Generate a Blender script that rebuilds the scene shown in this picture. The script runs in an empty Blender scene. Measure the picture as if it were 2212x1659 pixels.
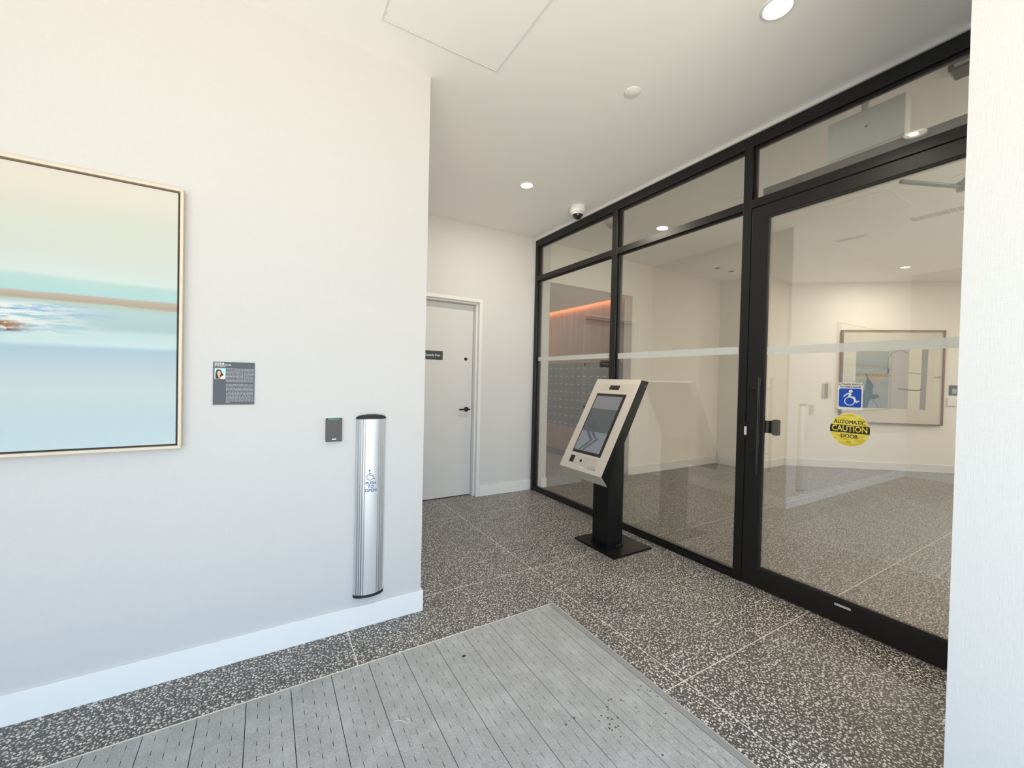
import bpy, bmesh, math, random
from mathutils import Matrix, Vector
random.seed(7)
SC = bpy.context.scene
COL = SC.collection
V = Vector

# ---------------------------------------------------------------- camera
r_ = V((0.8581, -0.51294, 0.0226)); f_ = V((0.5133, 0.85811, -0.0134326))
f_.normalize(); r_ = (r_ - f_ * r_.dot(f_)).normalized(); u_ = r_.cross(f_)
cam_d = bpy.data.cameras.new('camera'); cam = bpy.data.objects.new('camera', cam_d); COL.objects.link(cam)
M = Matrix.Identity(4)
for i, c in enumerate((r_, u_, -f_)):
    M[0][i], M[1][i], M[2][i] = c
M[2][3] = 1.28
cam.matrix_world = M
cam_d.sensor_width = 36; cam_d.lens = 889.457 / 2212 * 36
cam_d.clip_start = 0.02
SC.camera = cam

# ---------------------------------------------------------------- world, exposure
SC.view_settings.view_transform = 'Standard'; SC.view_settings.look = 'None'
SC.view_settings.gamma = 1; SC.view_settings.use_curve_mapping = False
SC.view_settings.exposure = 0.2
W = bpy.data.worlds.new('World'); SC.world = W; W.use_nodes = True
nt = W.node_tree; nt.nodes.clear()
wo = nt.nodes.new('ShaderNodeOutputWorld'); bg = nt.nodes.new('ShaderNodeBackground')
tc = nt.nodes.new('ShaderNodeTexCoord'); sx = nt.nodes.new('ShaderNodeSeparateXYZ'); cr = nt.nodes.new('ShaderNodeValToRGB')
mp = nt.nodes.new('ShaderNodeMapRange'); mp.inputs[1].default_value = -1; mp.inputs[2].default_value = 1
nt.links.new(tc.outputs['Generated'], sx.inputs[0]); nt.links.new(sx.outputs[2], mp.inputs[0])
nt.links.new(mp.outputs[0], cr.inputs[0]); nt.links.new(cr.outputs[0], bg.inputs[0]); nt.links.new(bg.outputs[0], wo.inputs[0])
e = cr.color_ramp.elements
e[0].position = 0.0; e[0].color = (1.72, 1.56, 1.24, 1)
e[1].position = 0.47; e[1].color = (1.82, 1.66, 1.34, 1)
for p_, c_ in ((0.51, (0.90, 1.05, 1.20, 1)), (0.62, (0.68, 1.0, 1.33, 1)), (1.0, (0.46, 0.84, 1.36, 1))):
    k = e.new(p_); k.color = c_
bg.inputs[1].default_value = 3.05
pd = bpy.data.lights.new('daylight_portal', 'AREA'); pd.shape = 'RECTANGLE'; pd.size = 3.8; pd.size_y = 2.75; pd.cycles.is_portal = True
po = bpy.data.objects.new('daylight_portal', pd); COL.objects.link(po)
po.location = (-0.4, -1.32, 1.4); po.rotation_euler = (math.radians(90), 0, 0)   # area light faces +Y
SC.cycles.use_denoising = True
SC.cycles.max_bounces = 12; SC.cycles.transparent_max_bounces = 24
SC.cycles.diffuse_bounces = 6; SC.cycles.sample_clamp_indirect = 8

# ---------------------------------------------------------------- materials
def new_mat(name):
    m = bpy.data.materials.new(name); m.use_nodes = True
    n = m.node_tree; b = n.nodes['Principled BSDF']
    return m, n, b
def N(n, t, **kw):
    x = n.nodes.new('ShaderNode' + t)
    for k, v in kw.items(): setattr(x, k, v)
    return x
def pos_of(n, scale=(1, 1, 1)):
    g = N(n, 'NewGeometry'); mpn = N(n, 'Mapping'); mpn.inputs['Scale'].default_value = scale
    n.links.new(g.outputs['Position'], mpn.inputs['Vector']); return mpn.outputs[0]
def mixc(n, fac, a, b):
    m = N(n, 'Mix', data_type='RGBA')
    for s, v in ((0, fac), (6, a), (7, b)):
        if hasattr(v, 'links') or hasattr(v, 'is_linked'): n.links.new(v, m.inputs[s])
        else: m.inputs[s].default_value = v if s == 0 else (*v, 1)
    return m.outputs[2]
def math_(n, op, a, b=0.0, c=None, clamp=False):
    m = N(n, 'Math', operation=op, use_clamp=clamp)
    for i, v in enumerate((a, b) if c is None else (a, b, c)):
        if hasattr(v, 'is_linked'): n.links.new(v, m.inputs[i])
        else: m.inputs[i].default_value = v
    return m.outputs[0]
def noise(n, vec, scale, detail=3, rough=0.6):
    t = N(n, 'TexNoise'); t.inputs['Scale'].default_value = scale; t.inputs['Detail'].default_value = detail
    t.inputs['Roughness'].default_value = rough; n.links.new(vec, t.inputs['Vector']); return t.outputs[0]
def ramp(n, fac, stops):
    r = N(n, 'ValToRGB'); el = r.color_ramp.elements
    el[0].position = stops[0][0]; el[0].color = (*stops[0][1], 1)
    el[1].position = stops[1][0]; el[1].color = (*stops[1][1], 1)
    for p, c in stops[2:]:
        k = el.new(p); k.color = (*c, 1)
    n.links.new(fac, r.inputs[0]); return r.outputs[0]
def bump(n, b, h, strength, dist=0.002):
    bp = N(n, 'Bump'); bp.inputs['Strength'].default_value = strength; bp.inputs['Distance'].default_value = dist
    n.links.new(h, bp.inputs['Height']); n.links.new(bp.outputs[0], b.inputs['Normal'])
def srgb(r, g, b):
    f = lambda c: (c / 255 / 12.92) if c / 255 <= 0.04045 else ((c / 255 + 0.055) / 1.055) ** 2.4
    return (f(r), f(g), f(b))
def plain(name, col, rough=0.5, metal=0.0, spec=0.5, vary=0.04, scale=30, bumpy=0.0, coat=0.0):
    m, n, b = new_mat(name)
    nz = noise(n, pos_of(n), scale, 4)
    c0 = tuple(max(0, c * (1 - vary)) for c in col); c1 = tuple(min(1, c * (1 + vary)) for c in col)
    n.links.new(mixc(n, nz, c0, c1), b.inputs['Base Color'])
    b.inputs['Roughness'].default_value = rough; b.inputs['Metallic'].default_value = metal
    b.inputs['Specular IOR Level'].default_value = spec; b.inputs['Coat Weight'].default_value = coat
    if bumpy: bump(n, b, nz, bumpy, 0.001)
    return m
def linen(name, col):
    m, n, b = new_mat(name)
    a = noise(n, pos_of(n, (260, 260, 26)), 1.0, 2, 0.7); c = noise(n, pos_of(n, (26, 26, 300)), 1.0, 2, 0.7)
    h = math_(n, 'ADD', a, c)
    big = noise(n, pos_of(n), 1.5, 3)
    hh = math_(n, 'MULTIPLY_ADD', h, 0.5, 0.0)
    c0 = tuple(x * 0.955 for x in col); c1 = tuple(min(1, x * 1.045) for x in col)
    cc = mixc(n, hh, c0, c1)
    n.links.new(cc, b.inputs['Base Color'])
    b.inputs['Roughness'].default_value = 0.82; b.inputs['Specular IOR Level'].default_value = 0.25
    bump(n, b, h, 0.35, 0.0012)
    return m
M_ = {}
M_['linen'] = linen('linen_wallcovering', (0.535, 0.53, 0.53))
M_['linen_lit'] = linen('linen_wallcovering_lit', (0.64, 0.64, 0.64))  # same linen in a lighter colour, standing in for stronger light on pier and back wall
M_['linen_lobby'] = linen('lobby_wallcovering', (0.84, 0.81, 0.76))
M_['ceiling'] = plain('ceiling_paint', (0.92, 0.91, 0.89), 0.9, spec=0.2, vary=0.01, scale=2)
M_['trim'] = plain('white_trim_paint', (0.75, 0.75, 0.745), 0.45, vary=0.01)
M_['door'] = plain('white_door_paint', (0.66, 0.66, 0.66), 0.4, vary=0.01)
M_['black'] = plain('black_powder_coat', (0.0045, 0.0045, 0.005), 0.36, vary=0.15, scale=60)
M_['kblack'] = plain('black_steel', (0.004, 0.0045, 0.005), 0.3, spec=0.3, vary=0.2, scale=80)
M_['rubber'] = plain('black_rubber', (0.012, 0.012, 0.013), 0.7)
M_['gap'] = plain('dark_gap', (0.004, 0.004, 0.004), 0.9)
M_['alu'] = plain('satin_aluminium', (0.60, 0.62, 0.645), 0.38, metal=0.5, vary=0.03, scale=8)
M_['alu_shade'] = plain('aluminium_groove_shade', (0.30, 0.31, 0.33), 0.4, metal=0.8)
M_['chrome'] = plain('chrome', (0.8, 0.8, 0.8), 0.12, metal=1.0)
M_['plaque'] = plain('charcoal_plaque', srgb(62, 66, 75), 0.5, vary=0.05)
M_['reader'] = plain('grey_plastic', srgb(60, 60, 62), 0.45, vary=0.04)
M_['white_print'] = plain('white_print', (0.80, 0.80, 0.80), 0.5)
M_['grey_print'] = plain('grey_print', (0.42, 0.43, 0.45), 0.5)
M_['blue_print'] = plain('blue_print', srgb(52, 88, 145), 0.4)
M_['sticker_blue'] = plain('sticker_blue', srgb(10, 75, 190), 0.35)
M_['sticker_white'] = plain('sticker_white', (0.82, 0.82, 0.80), 0.4)
M_['black_print'] = plain('black_print', (0.015, 0.014, 0.012), 0.5)
M_['navy_print'] = plain('navy_print', srgb(55, 65, 85), 0.5)
M_['frame_wood'] = plain('pale_wood', srgb(202, 190, 172), 0.5, vary=0.06, scale=40)
M_['float_gap'] = plain('brown_reveal', srgb(96, 80, 74), 0.6)
M_['brown_frame'] = plain('brown_frame_wood', srgb(128, 92, 66), 0.5, vary=0.2, scale=40)
M_['grey_plate'] = plain('grey_cover_plate', (0.42, 0.41, 0.37), 0.5)
M_['white_plastic'] = plain('white_plastic', (0.80, 0.80, 0.79), 0.35, vary=0.01)
M_['dome'] = plain('smoked_dome', (0.008, 0.008, 0.01), 0.06, coat=0.6)
M_['green'] = plain('green_lens', srgb(30, 140, 105), 0.4)
M_['skin'] = plain('printed_face_tone', srgb(214, 160, 130), 0.6)
M_['hair'] = plain('printed_dark_brown', srgb(45, 30, 28), 0.6)
M_['sky_print'] = plain('printed_pale_blue', srgb(170, 205, 222), 0.6, vary=0.2, scale=90)
M_['cream_print'] = plain('printed_cream', srgb(214, 212, 190), 0.6)
M_['brass'] = plain('divider_strip', srgb(212, 203, 188), 0.5, metal=0.0, vary=0.08)
M_['strike'] = plain('strike_metal', (0.75, 0.75, 0.74), 0.35, metal=0.3)
M_['mat_dark'] = plain('mat_pit', (0.02, 0.02, 0.02), 0.9)
M_['mat_edge'] = plain('mat_frame_grey', (0.30, 0.305, 0.31), 0.45, metal=0.3, vary=0.1)
M_['mail'] = plain('graphite_mailbox', srgb(66, 68, 74), 0.45, metal=0.4, vary=0.06)
M_['mail_frame'] = plain('graphite_mailbox_frame', srgb(56, 57, 61), 0.4, metal=0.4)
M_['paper'] = plain('label_white', (0.62, 0.62, 0.62), 0.5)

def emis(name, col, s):
    m, n, b = new_mat(name)
    nz = noise(n, pos_of(n), 60, 3)
    n.links.new(mixc(n, nz, tuple(c * 0.93 for c in col), col), b.inputs['Emission Color'])
    b.inputs['Base Color'].default_value = (*col, 1); b.inputs['Emission Strength'].default_value = s
    return m
M_['lamp'] = emis('lamp_glow', (1.0, 0.93, 0.80), 1.3)
M_['lamp_core'] = emis('lamp_core_glow', (1.0, 0.98, 0.94), 7)
M_['cove'] = emis('cove_strip_glow', (1.0, 0.42, 0.16), 2.5)

# brushed stainless
m, n, b = new_mat('brushed_stainless')
st = noise(n, pos_of(n, (30, 8, 900)), 1.0, 2, 0.7)
n.links.new(mixc(n, st, (0.60, 0.56, 0.50), (0.77, 0.72, 0.65)), b.inputs['Base Color'])
b.inputs['Metallic'].default_value = 0.6; b.inputs['Roughness'].default_value = 0.45
bump(n, b, st, 0.12, 0.0005); M_['steel'] = m

# terrazzo
m, n, b = new_mat('terrazzo')
p = pos_of(n)
nzc = N(n, 'TexNoise'); nzc.inputs['Scale'].default_value = 90; nzc.inputs['Detail'].default_value = 1; n.links.new(p, nzc.inputs['Vector'])
vm = N(n, 'VectorMath', operation='SCALE'); vm.inputs['Scale'].default_value = 0.010; n.links.new(nzc.outputs['Color'], vm.inputs[0])
va = N(n, 'VectorMath', operation='ADD'); n.links.new(p, va.inputs[0]); n.links.new(vm.outputs[0], va.inputs[1])
def chips(scale, base, spread, stretch=1):
    vo = N(n, 'TexVoronoi', voronoi_dimensions='2D'); vo.inputs['Scale'].default_value = scale; n.links.new(va.outputs[0], vo.inputs['Vector'])
    sp = N(n, 'SeparateColor'); n.links.new(vo.outputs['Color'], sp.inputs[0])
    th = math_(n, 'MULTIPLY_ADD', sp.outputs[0], spread, base)
    d = math_(n, 'SUBTRACT', th, vo.outputs['Distance'])
    return math_(n, 'MULTIPLY', d, 14, clamp=True), sp
c1, s1 = chips(90, 0.13, 0.34)
c2, s2 = chips(150, -0.06, 0.46)
chipcol = ramp(n, s1.outputs[1], [(0.0, (0.54, 0.51, 0.48)), (0.35, (0.68, 0.66, 0.63)), (0.7, (0.48, 0.455, 0.42)), (0.85, (0.72, 0.71, 0.69)), (1.0, (0.27, 0.25, 0.23))])
matx = mixc(n, noise(n, p, 25, 3), (0.062, 0.057, 0.053), (0.090, 0.082, 0.077))
cc = mixc(n, c2, matx, (0.27, 0.245, 0.215))
cc = mixc(n, c1, cc, chipcol)
n.links.new(cc, b.inputs['Base Color'])
b.inputs['Roughness'].default_value = 0.34; b.inputs['Specular IOR Level'].default_value = 0.36
M_['terrazzo'] = m

# glass: clear, reflecting, passes light straight through
m, n, b = new_mat('clear_glass'); n.nodes.remove(b)
out = n.nodes['Material Output']
ge = N(n, 'NewGeometry'); io = N(n, 'Mix', data_type='FLOAT'); io.inputs[2].default_value = 2.1; io.inputs[3].default_value = 1 / 2.1
n.links.new(ge.outputs['Backfacing'], io.inputs[0])
fr = N(n, 'Fresnel'); n.links.new(io.outputs[0], fr.inputs[0])
tr = N(n, 'BsdfTransparent'); tr.inputs[0].default_value = (0.925, 0.935, 0.92, 1)
gl = N(n, 'BsdfGlossy'); gl.inputs['Roughness'].default_value = 0.0; gl.inputs[0].default_value = (1, 1, 1, 1)
mx = N(n, 'MixShader'); n.links.new(fr.outputs[0], mx.inputs[0]); n.links.new(tr.outputs[0], mx.inputs[1]); n.links.new(gl.outputs[0], mx.inputs[2])
n.links.new(mx.outputs[0], out.inputs[0]); M_['glass'] = m

# frosted film
m, n, b = new_mat('frosted_film'); out = n.nodes['Material Output']
nz = noise(n, pos_of(n), 200, 2); n.links.new(mixc(n, nz, (0.66, 0.69, 0.67), (0.70, 0.73, 0.71)), b.inputs['Base Color'])
b.inputs['Roughness'].default_value = 0.6
tr = N(n, 'BsdfTransparent'); mx = N(n, 'MixShader'); mx.inputs[0].default_value = 0.62
n.links.new(tr.outputs[0], mx.inputs[1]); n.links.new(b.outputs[0], mx.inputs[2]); n.links.new(mx.outputs[0], out.inputs[0]); M_['film'] = m

# entrance-mat carpet
m, n, b = new_mat('mat_carpet')
p = pos_of(n)
fine = noise(n, p, 190, 4, 0.85); mid = noise(n, pos_of(n, (1, 0.5, 1)), 60, 4, 0.75); big = noise(n, p, 1.7, 4, 0.6)
base = mixc(n, fine, (0.06, 0.06, 0.06), (0.62, 0.62, 0.612))
base = mixc(n, math_(n, 'MULTIPLY_ADD', mid, 1.4, -0.60, clamp=True), base, (0.30, 0.297, 0.288))
salt = math_(n, 'MULTIPLY', math_(n, 'MULTIPLY_ADD', big, 5, -2.75, clamp=True), math_(n, 'MULTIPLY_ADD', mid, 4, -1.9, clamp=True))
base = mixc(n, salt, base, (0.62, 0.63, 0.65))
grit = noise(n, p, 480, 2, 0.9)
base = mixc(n, math_(n, 'MULTIPLY_ADD', grit, 6, -3.45, clamp=True), base, (0.09, 0.09, 0.095))
base = mixc(n, math_(n, 'MULTIPLY_ADD', noise(n, p, 9, 4, 0.7), 1.6, -0.72, clamp=True), base, (0.50, 0.505, 0.52))
n.links.new(base, b.inputs['Base Color']); b.inputs['Roughness'].default_value = 0.95; b.inputs['Specular IOR Level'].default_value = 0.15
bump(n, b, fine, 0.5, 0.002); M_['mat'] = m

# warm wood panel
m, n, b = new_mat('oak_veneer')
g1 = noise(n, pos_of(n, (20, 20, 1.1)), 1.0, 5, 0.65); g2 = noise(n, pos_of(n, (140, 140, 3)), 1.0, 3, 0.7)
w = math_(n, 'MULTIPLY_ADD', g2, 0.35, math_(n, 'MULTIPLY', g1, 0.65))
n.links.new(ramp(n, w, [(0.3, srgb(122, 80, 56)), (0.7, srgb(178, 128, 94))]), b.inputs['Base Color'])
b.inputs['Roughness'].default_value = 0.5; M_['wood'] = m

# seascape canvas (flat picture): colour bands by height, broken by noise
m, n, b = new_mat('seascape_canvas')
g = N(n, 'NewGeometry'); sp = N(n, 'SeparateXYZ'); n.links.new(g.outputs['Position'], sp.inputs[0])
X_, Z_ = sp.outputs[0], sp.outputs[2]
w1 = noise(n, pos_of(n, (1.6, 1, 14)), 1.0, 4, 0.6); w2 = noise(n, pos_of(n, (7, 1, 60)), 1.0, 5, 0.7); w3 = noise(n, pos_of(n, (1.2, 1, 2.2)), 1.0, 2)
zz = math_(n, 'ADD', Z_, math_(n, 'MULTIPLY_ADD', w1, 0.03, -0.015))
t = math_(n, 'DIVIDE', math_(n, 'SUBTRACT', zz, 0.966), 1.046, clamp=True)
def st(z): return (z - 0.966) / 1.046
sky = ramp(n, t, [(0.0, srgb(212, 232, 238)), (st(1.10), srgb(206, 227, 234)), (st(1.20), srgb(212, 228, 228)), (st(1.30), srgb(198, 217, 228)),
    (st(1.355), srgb(182, 210, 226)), (st(1.372), srgb(214, 236, 240)), (st(1.418), srgb(206, 230, 232)), (st(1.436), srgb(184, 212, 216)), (st(1.50), srgb(192, 218, 220)),
    (st(1.518), srgb(196, 208, 198)), (st(1.524), srgb(186, 176, 158)), (st(1.548), srgb(204, 188, 176)), (st(1.554), srgb(188, 226, 228)), (st(1.60), srgb(196, 226, 222)),
    (st(1.615), srgb(222, 236, 236)), (st(1.70), srgb(222, 228, 222)), (st(1.86), srgb(224, 228, 216)), (st(1.93), srgb(234, 231, 220)), (1.0, srgb(234, 229, 222))])
pk = math_(n, 'MULTIPLY', math_(n, 'MULTIPLY_ADD', Z_, 4, -6.9, clamp=True), math_(n, 'MULTIPLY_ADD', w3, 5, -2.4, clamp=True))
colr = mixc(n, math_(n, 'MULTIPLY', pk, 0.35), sky, srgb(240, 226, 210))
# blue water and white foam, left part of the band
left = math_(n, 'MULTIPLY_ADD', X_, -4.5, -2.3, clamp=True)
band = math_(n, 'MULTIPLY', math_(n, 'MULTIPLY_ADD', zz, 40, -40 * 1.392, clamp=True), math_(n, 'MULTIPLY_ADD', zz, -60, 60 * 1.515, clamp=True))
blue = math_(n, 'MULTIPLY', math_(n, 'MULTIPLY_ADD', zz, 60, -60 * 1.462, clamp=True), math_(n, 'MULTIPLY_ADD', zz, -60, 60 * 1.508, clamp=True))
wash = math_(n, 'MULTIPLY_ADD', X_, -4.0, -1.9, clamp=True)
colr = mixc(n, math_(n, 'MULTIPLY', math_(n, 'MULTIPLY', wash, blue), 0.8), colr, srgb(128, 174, 222))
colr = mixc(n, math_(n, 'MULTIPLY', math_(n, 'MULTIPLY', left, band), 0.35), colr, srgb(140, 190, 226))
foam = math_(n, 'MULTIPLY', math_(n, 'MULTIPLY_ADD', w2, 9, -3.9, clamp=True), math_(n, 'MULTIPLY', band, math_(n, 'MULTIPLY_ADD', X_, -4.5, -2.25, clamp=True)))
colr = mixc(n, foam, colr, srgb(240, 246, 246))
rock = math_(n, 'MULTIPLY', math_(n, 'MULTIPLY', math_(n, 'MULTIPLY_ADD', zz, 120, -120 * 1.405, clamp=True), math_(n, 'MULTIPLY_ADD', zz, -120, 120 * 1.448, clamp=True)), math_(n, 'MULTIPLY_ADD', X_, -14, -14 * 0.70, clamp=True))
w4 = noise(n, pos_of(n, (30, 1, 90)), 1.0, 4, 0.7)
colr = mixc(n, math_(n, 'MULTIPLY', rock, math_(n, 'MULTIPLY_ADD', w4, 10, -4, clamp=True)), colr, ramp(n, w2, [(0.35, srgb(96, 84, 104)), (0.5, srgb(168, 124, 84)), (0.65, srgb(214, 164, 96))]))
colr = mixc(n, 0.36, colr, (0.0, 0.0, 0.0)); n.links.new(colr, b.inputs['Base Color']); b.inputs['Roughness'].default_value = 0.75; b.inputs['Specular IOR Level'].default_value = 0.2
bump(n, b, w2, 0.15, 0.001); M_['seascape'] = m

# ---------------------------------------------------------------- mesh helpers
def FR(o, x, y):
    x = V(x).normalized(); y = V(y).normalized(); z = x.cross(y); m = Matrix.Identity(4)
    for i, c in enumerate((x, y, z, V(o))):
        m[0][i], m[1][i], m[2][i] = c
    return m
class MB:
    def __init__(s, M=None): s.bm = bmesh.new(); s.M = M or Matrix.Identity(4)
    def _v(s, co, M=None): return s.bm.verts.new((M or s.M) @ V(co))
    def box(s, a, b, bev=0.0):
        x0, x1 = sorted((a[0], b[0])); y0, y1 = sorted((a[1], b[1])); z0, z1 = sorted((a[2], b[2]))
        vs = [s._v(c) for c in ((x0, y0, z0), (x1, y0, z0), (x1, y1, z0), (x0, y1, z0), (x0, y0, z1), (x1, y0, z1), (x1, y1, z1), (x0, y1, z1))]
        fs = [s.bm.faces.new([vs[i] for i in q]) for q in ((3, 2, 1, 0), (4, 5, 6, 7), (0, 1, 5, 4), (1, 2, 6, 5), (2, 3, 7, 6), (3, 0, 4, 7))]
        if bev:
            es = list({e for f in fs for e in f.edges})
            bmesh.ops.bevel(s.bm, geom=es, offset=bev, segments=2, profile=0.6, affect='EDGES')
        return s
    def prism(s, pts, z0, z1):
        a = [s._v((x, y, z0)) for x, y in pts]; c = [s._v((x, y, z1)) for x, y in pts]; k = len(pts)
        s.bm.faces.new(a[::-1]); s.bm.faces.new(c)
        for i in range(k): s.bm.faces.new((a[i], a[(i + 1) % k], c[(i + 1) % k], c[i]))
        return s
    def rrect(s, x0, y0, x1, y1, r, z0, z1, seg=5):
        pts = []
        for cx, cy, a0 in ((x1 - r, y0 + r, -90), (x1 - r, y1 - r, 0), (x0 + r, y1 - r, 90), (x0 + r, y0 + r, 180)):
            for k in range(seg + 1):
                t = math.radians(a0 + 90 * k / seg); pts.append((cx + r * math.cos(t), cy + r * math.sin(t)))
        return s.prism(pts, z0, z1)
    def disc(s, cx, cy, r, z0, z1, seg=32, ry=None):
        return s.prism([(cx + r * math.cos(2 * math.pi * k / seg), cy + (ry or r) * math.sin(2 * math.pi * k / seg)) for k in range(seg)], z0, z1)
    def ring(s, cx, cy, r0, r1, z0, z1, a0=0, a1=360, seg=40):
        full = abs(a1 - a0) >= 360; k = seg
        A = [math.radians(a0 + (a1 - a0) * i / k) for i in range(k if full else k + 1)]
        L = [[s._v((cx + r * math.cos(t), cy + r * math.sin(t), z)) for (r, z) in ((r0, z0), (r1, z0), (r1, z1), (r0, z1))] for t in A]
        for i in range(len(L) if full else len(L) - 1):
            p, q = L[i], L[(i + 1) % len(L)]
            for j in range(4): s.bm.faces.new((p[j], p[(j + 1) % 4], q[(j + 1) % 4], q[j]))
        if not full: s.bm.faces.new(L[0][::-1]); s.bm.faces.new(L[-1])
        return s
    def lathe(s, prof, seg=36):      # prof: (r, z) list, axis = local z
        L = []
        for r, z in prof:
            L.append([s._v((0, 0, z))] if r < 1e-6 else [s._v((r * math.cos(2 * math.pi * k / seg), r * math.sin(2 * math.pi * k / seg), z)) for k in range(seg)])
        for A, B in zip(L, L[1:]):
            for k in range(seg):
                k2 = (k + 1) % seg
                if len(A) == 1 and len(B) == 1: continue
                if len(A) == 1: s.bm.faces.new((A[0], B[k], B[k2]))
                elif len(B) == 1: s.bm.faces.new((A[k], B[0], A[k2]))
                else: s.bm.faces.new((A[k], B[k], B[k2], A[k2]))
        return s
    def stroke(s, pts, w, z0, z1, caps=True):
        for (x0, y0), (x1, y1) in zip(pts, pts[1:]):
            d = V((x1 - x0, y1 - y0)); l = d.length
            if l < 1e-6: continue
            d /= l; nn = V((-d.y, d.x)) * w / 2
            s.lay = getattr(s, 'lay', 0) + 1; e_ = s.lay * 0.00003
            s.prism([(x0 - nn.x, y0 - nn.y), (x1 - nn.x, y1 - nn.y), (x1 + nn.x, y1 + nn.y), (x0 + nn.x, y0 + nn.y)], z0, z1 + e_)
        if caps:
            for x, y in pts: s.lay = getattr(s, 'lay', 0) + 1; s.disc(x, y, w / 2, z0, z1 + s.lay * 0.00003, 12)
        return s
    def tube(s, p0, p1, r, seg=16, r1=None):
        p0, p1 = V(p0), V(p1); d = (p1 - p0).normalized(); up = V((0, 0, 1)) if abs(d.z) < .9 else V((1, 0, 0))
        x = d.cross(up).normalized(); y = d.cross(x)
        R = []
        for p, rr in ((p0, r), (p1, r1 or r)):
            R.append([s._v(p + (x * math.cos(2 * math.pi * k / seg) + y * math.sin(2 * math.pi * k / seg)) * rr) for k in range(seg)])
        s.bm.faces.new(R[0][::-1]); s.bm.faces.new(R[1])
        for k in range(seg): s.bm.faces.new((R[0][k], R[0][(k + 1) % seg], R[1][(k + 1) % seg], R[1][k]))
        return s
def wloc(o):
    l = V((0, 0, 0))
    while o: l = l + V(o.location); o = o.parent
    return l
def smooth_by_angle(me, ang=35):
    bm = bmesh.new(); bm.from_mesh(me)
    for f in bm.faces: f.smooth = True
    for e in bm.edges: e.smooth = e.is_manifold and e.calc_face_angle(3) < math.radians(ang)
    bm.to_mesh(me); bm.free()
def obj(name, mb, mat, parent=None, smooth=False, origin=None, label=None):
    bmesh.ops.recalc_face_normals(mb.bm, faces=mb.bm.faces)
    org = V(origin) if origin is not None else (V((0, 0, 0)) if parent is None else wloc(parent))
    for v in mb.bm.verts: v.co -= org
    me = bpy.data.meshes.new(name); mb.bm.to_mesh(me); mb.bm.free()
    me.materials.append(M_[mat])
    if smooth: smooth_by_angle(me)
    o = bpy.data.objects.new(name, me); COL.objects.link(o)
    if parent: o.parent = parent; o.location = org - wloc(parent)
    else: o.location = org
    if label: o['label'] = label
    return o
def tag(o, label, cat, group=None):
    o['label'] = label; o['category'] = cat
    if group: o['group'] = group
    return o
def thing(name, loc, label, cat, group=None):
    o = bpy.data.objects.new(name, None); o.empty_display_size = 0.1; COL.objects.link(o); o.location = loc
    return tag(o, label, cat, group)
def struct(name, mb=None, mat=None, loc=(0, 0, 0), label=None, cat=None):
    if mb: o = obj(name, mb, mat)
    else:
        o = bpy.data.objects.new(name, None); o.empty_display_size = 0.1; COL.objects.link(o); o.location = loc
    o['kind'] = 'structure'
    if label: o['label'] = label
    if cat: o['category'] = cat
    return o
def text(s, size, Mx, name, mat, parent, ax='CENTER', depth=0.0006, bold=0.0, sx=1.0, label=None):
    c = bpy.data.curves.new('tmp', 'FONT'); c.body = s; c.size = size; c.align_x = ax; c.align_y = 'CENTER'; c.extrude = depth / 2; c.offset = bold
    c.resolution_u = 3
    o = bpy.data.objects.new('tmp', c); COL.objects.link(o)
    bpy.context.view_layer.update()
    me = bpy.data.meshes.new_from_object(o.evaluated_get(bpy.context.evaluated_depsgraph_get()))
    bpy.data.objects.remove(o); bpy.data.curves.remove(c)
    org = wloc(parent)
    for v in me.vertices:
        v.co.x *= sx; v.co = (Mx @ v.co) - org
    me.name = name; me.materials.clear(); me.materials.append(M_[mat])
    q = bpy.data.objects.new(name, me); COL.objects.link(q); q.parent = parent
    if label: q['label'] = label
    return q
def wallF(x, y, z): return FR((x, y, z), (1, 0, 0), (0, 0, 1))      # on a wall seen from -Y
def glassF(x, y, z): return FR((x, y, z), (0, -1, 0), (0, 0, 1))    # on a wall seen from -X

# ---------------------------------------------------------------- plan
YL = 2.165      # picture wall
XC = 0.742      # its outer corner
YB = 3.97       # back wall
XG = 2.652      # front of the glazed screen
XP = 2.685      # glass plane
H = 2.89        # ceiling
PX, PY = 1.60, 0.336   # near right wall: face and corner
A4 = V((7.10, 3.385)); ang4 = math.atan2(-0.633, 0.774)
D4 = V((math.cos(ang4), math.sin(ang4)))
def lobF(s, z, t=0.0):      # frame on the angled lobby wall
    n4 = V((D4.y, -D4.x)); o = A4 + D4 * s + n4 * t
    return FR((o.x, o.y, z), (D4.x, D4.y, 0), (0, 0, 1))

# ---------------------------------------------------------------- floor: base and terrazzo slabs between metal strips
MX0, MX1, MY0, MY1 = -0.97, 1.43, -0.9, 1.877
fb = MB().box((-2.8, -1.5, -0.16), (11.2, 8.0, -0.035))
floor = struct('floor', fb, 'brass')
xs = [-2.8] + [1.555 + 1.19 * k for k in range(-3, 8)] + [11.2]
ys = [-1.5] + [1.107 + 1.18 * k for k in range(-2, 6)] + [8.0]
def minus(r, c):
    x0, y0, x1, y1 = r; a0, b0, a1, b1 = c
    if a0 >= x1 or a1 <= x0 or b0 >= y1 or b1 <= y0: return [r]
    o = []
    if a0 > x0: o.append((x0, y0, a0, y1))
    if a1 < x1: o.append((a1, y0, x1, y1))
    m0, m1 = max(x0, a0), min(x1, a1)
    if b0 > y0: o.append((m0, y0, m1, b0))
    if b1 < y1: o.append((m0, b1, m1, y1))
    return o
g_ = 0.0020
strip = MB()
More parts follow.
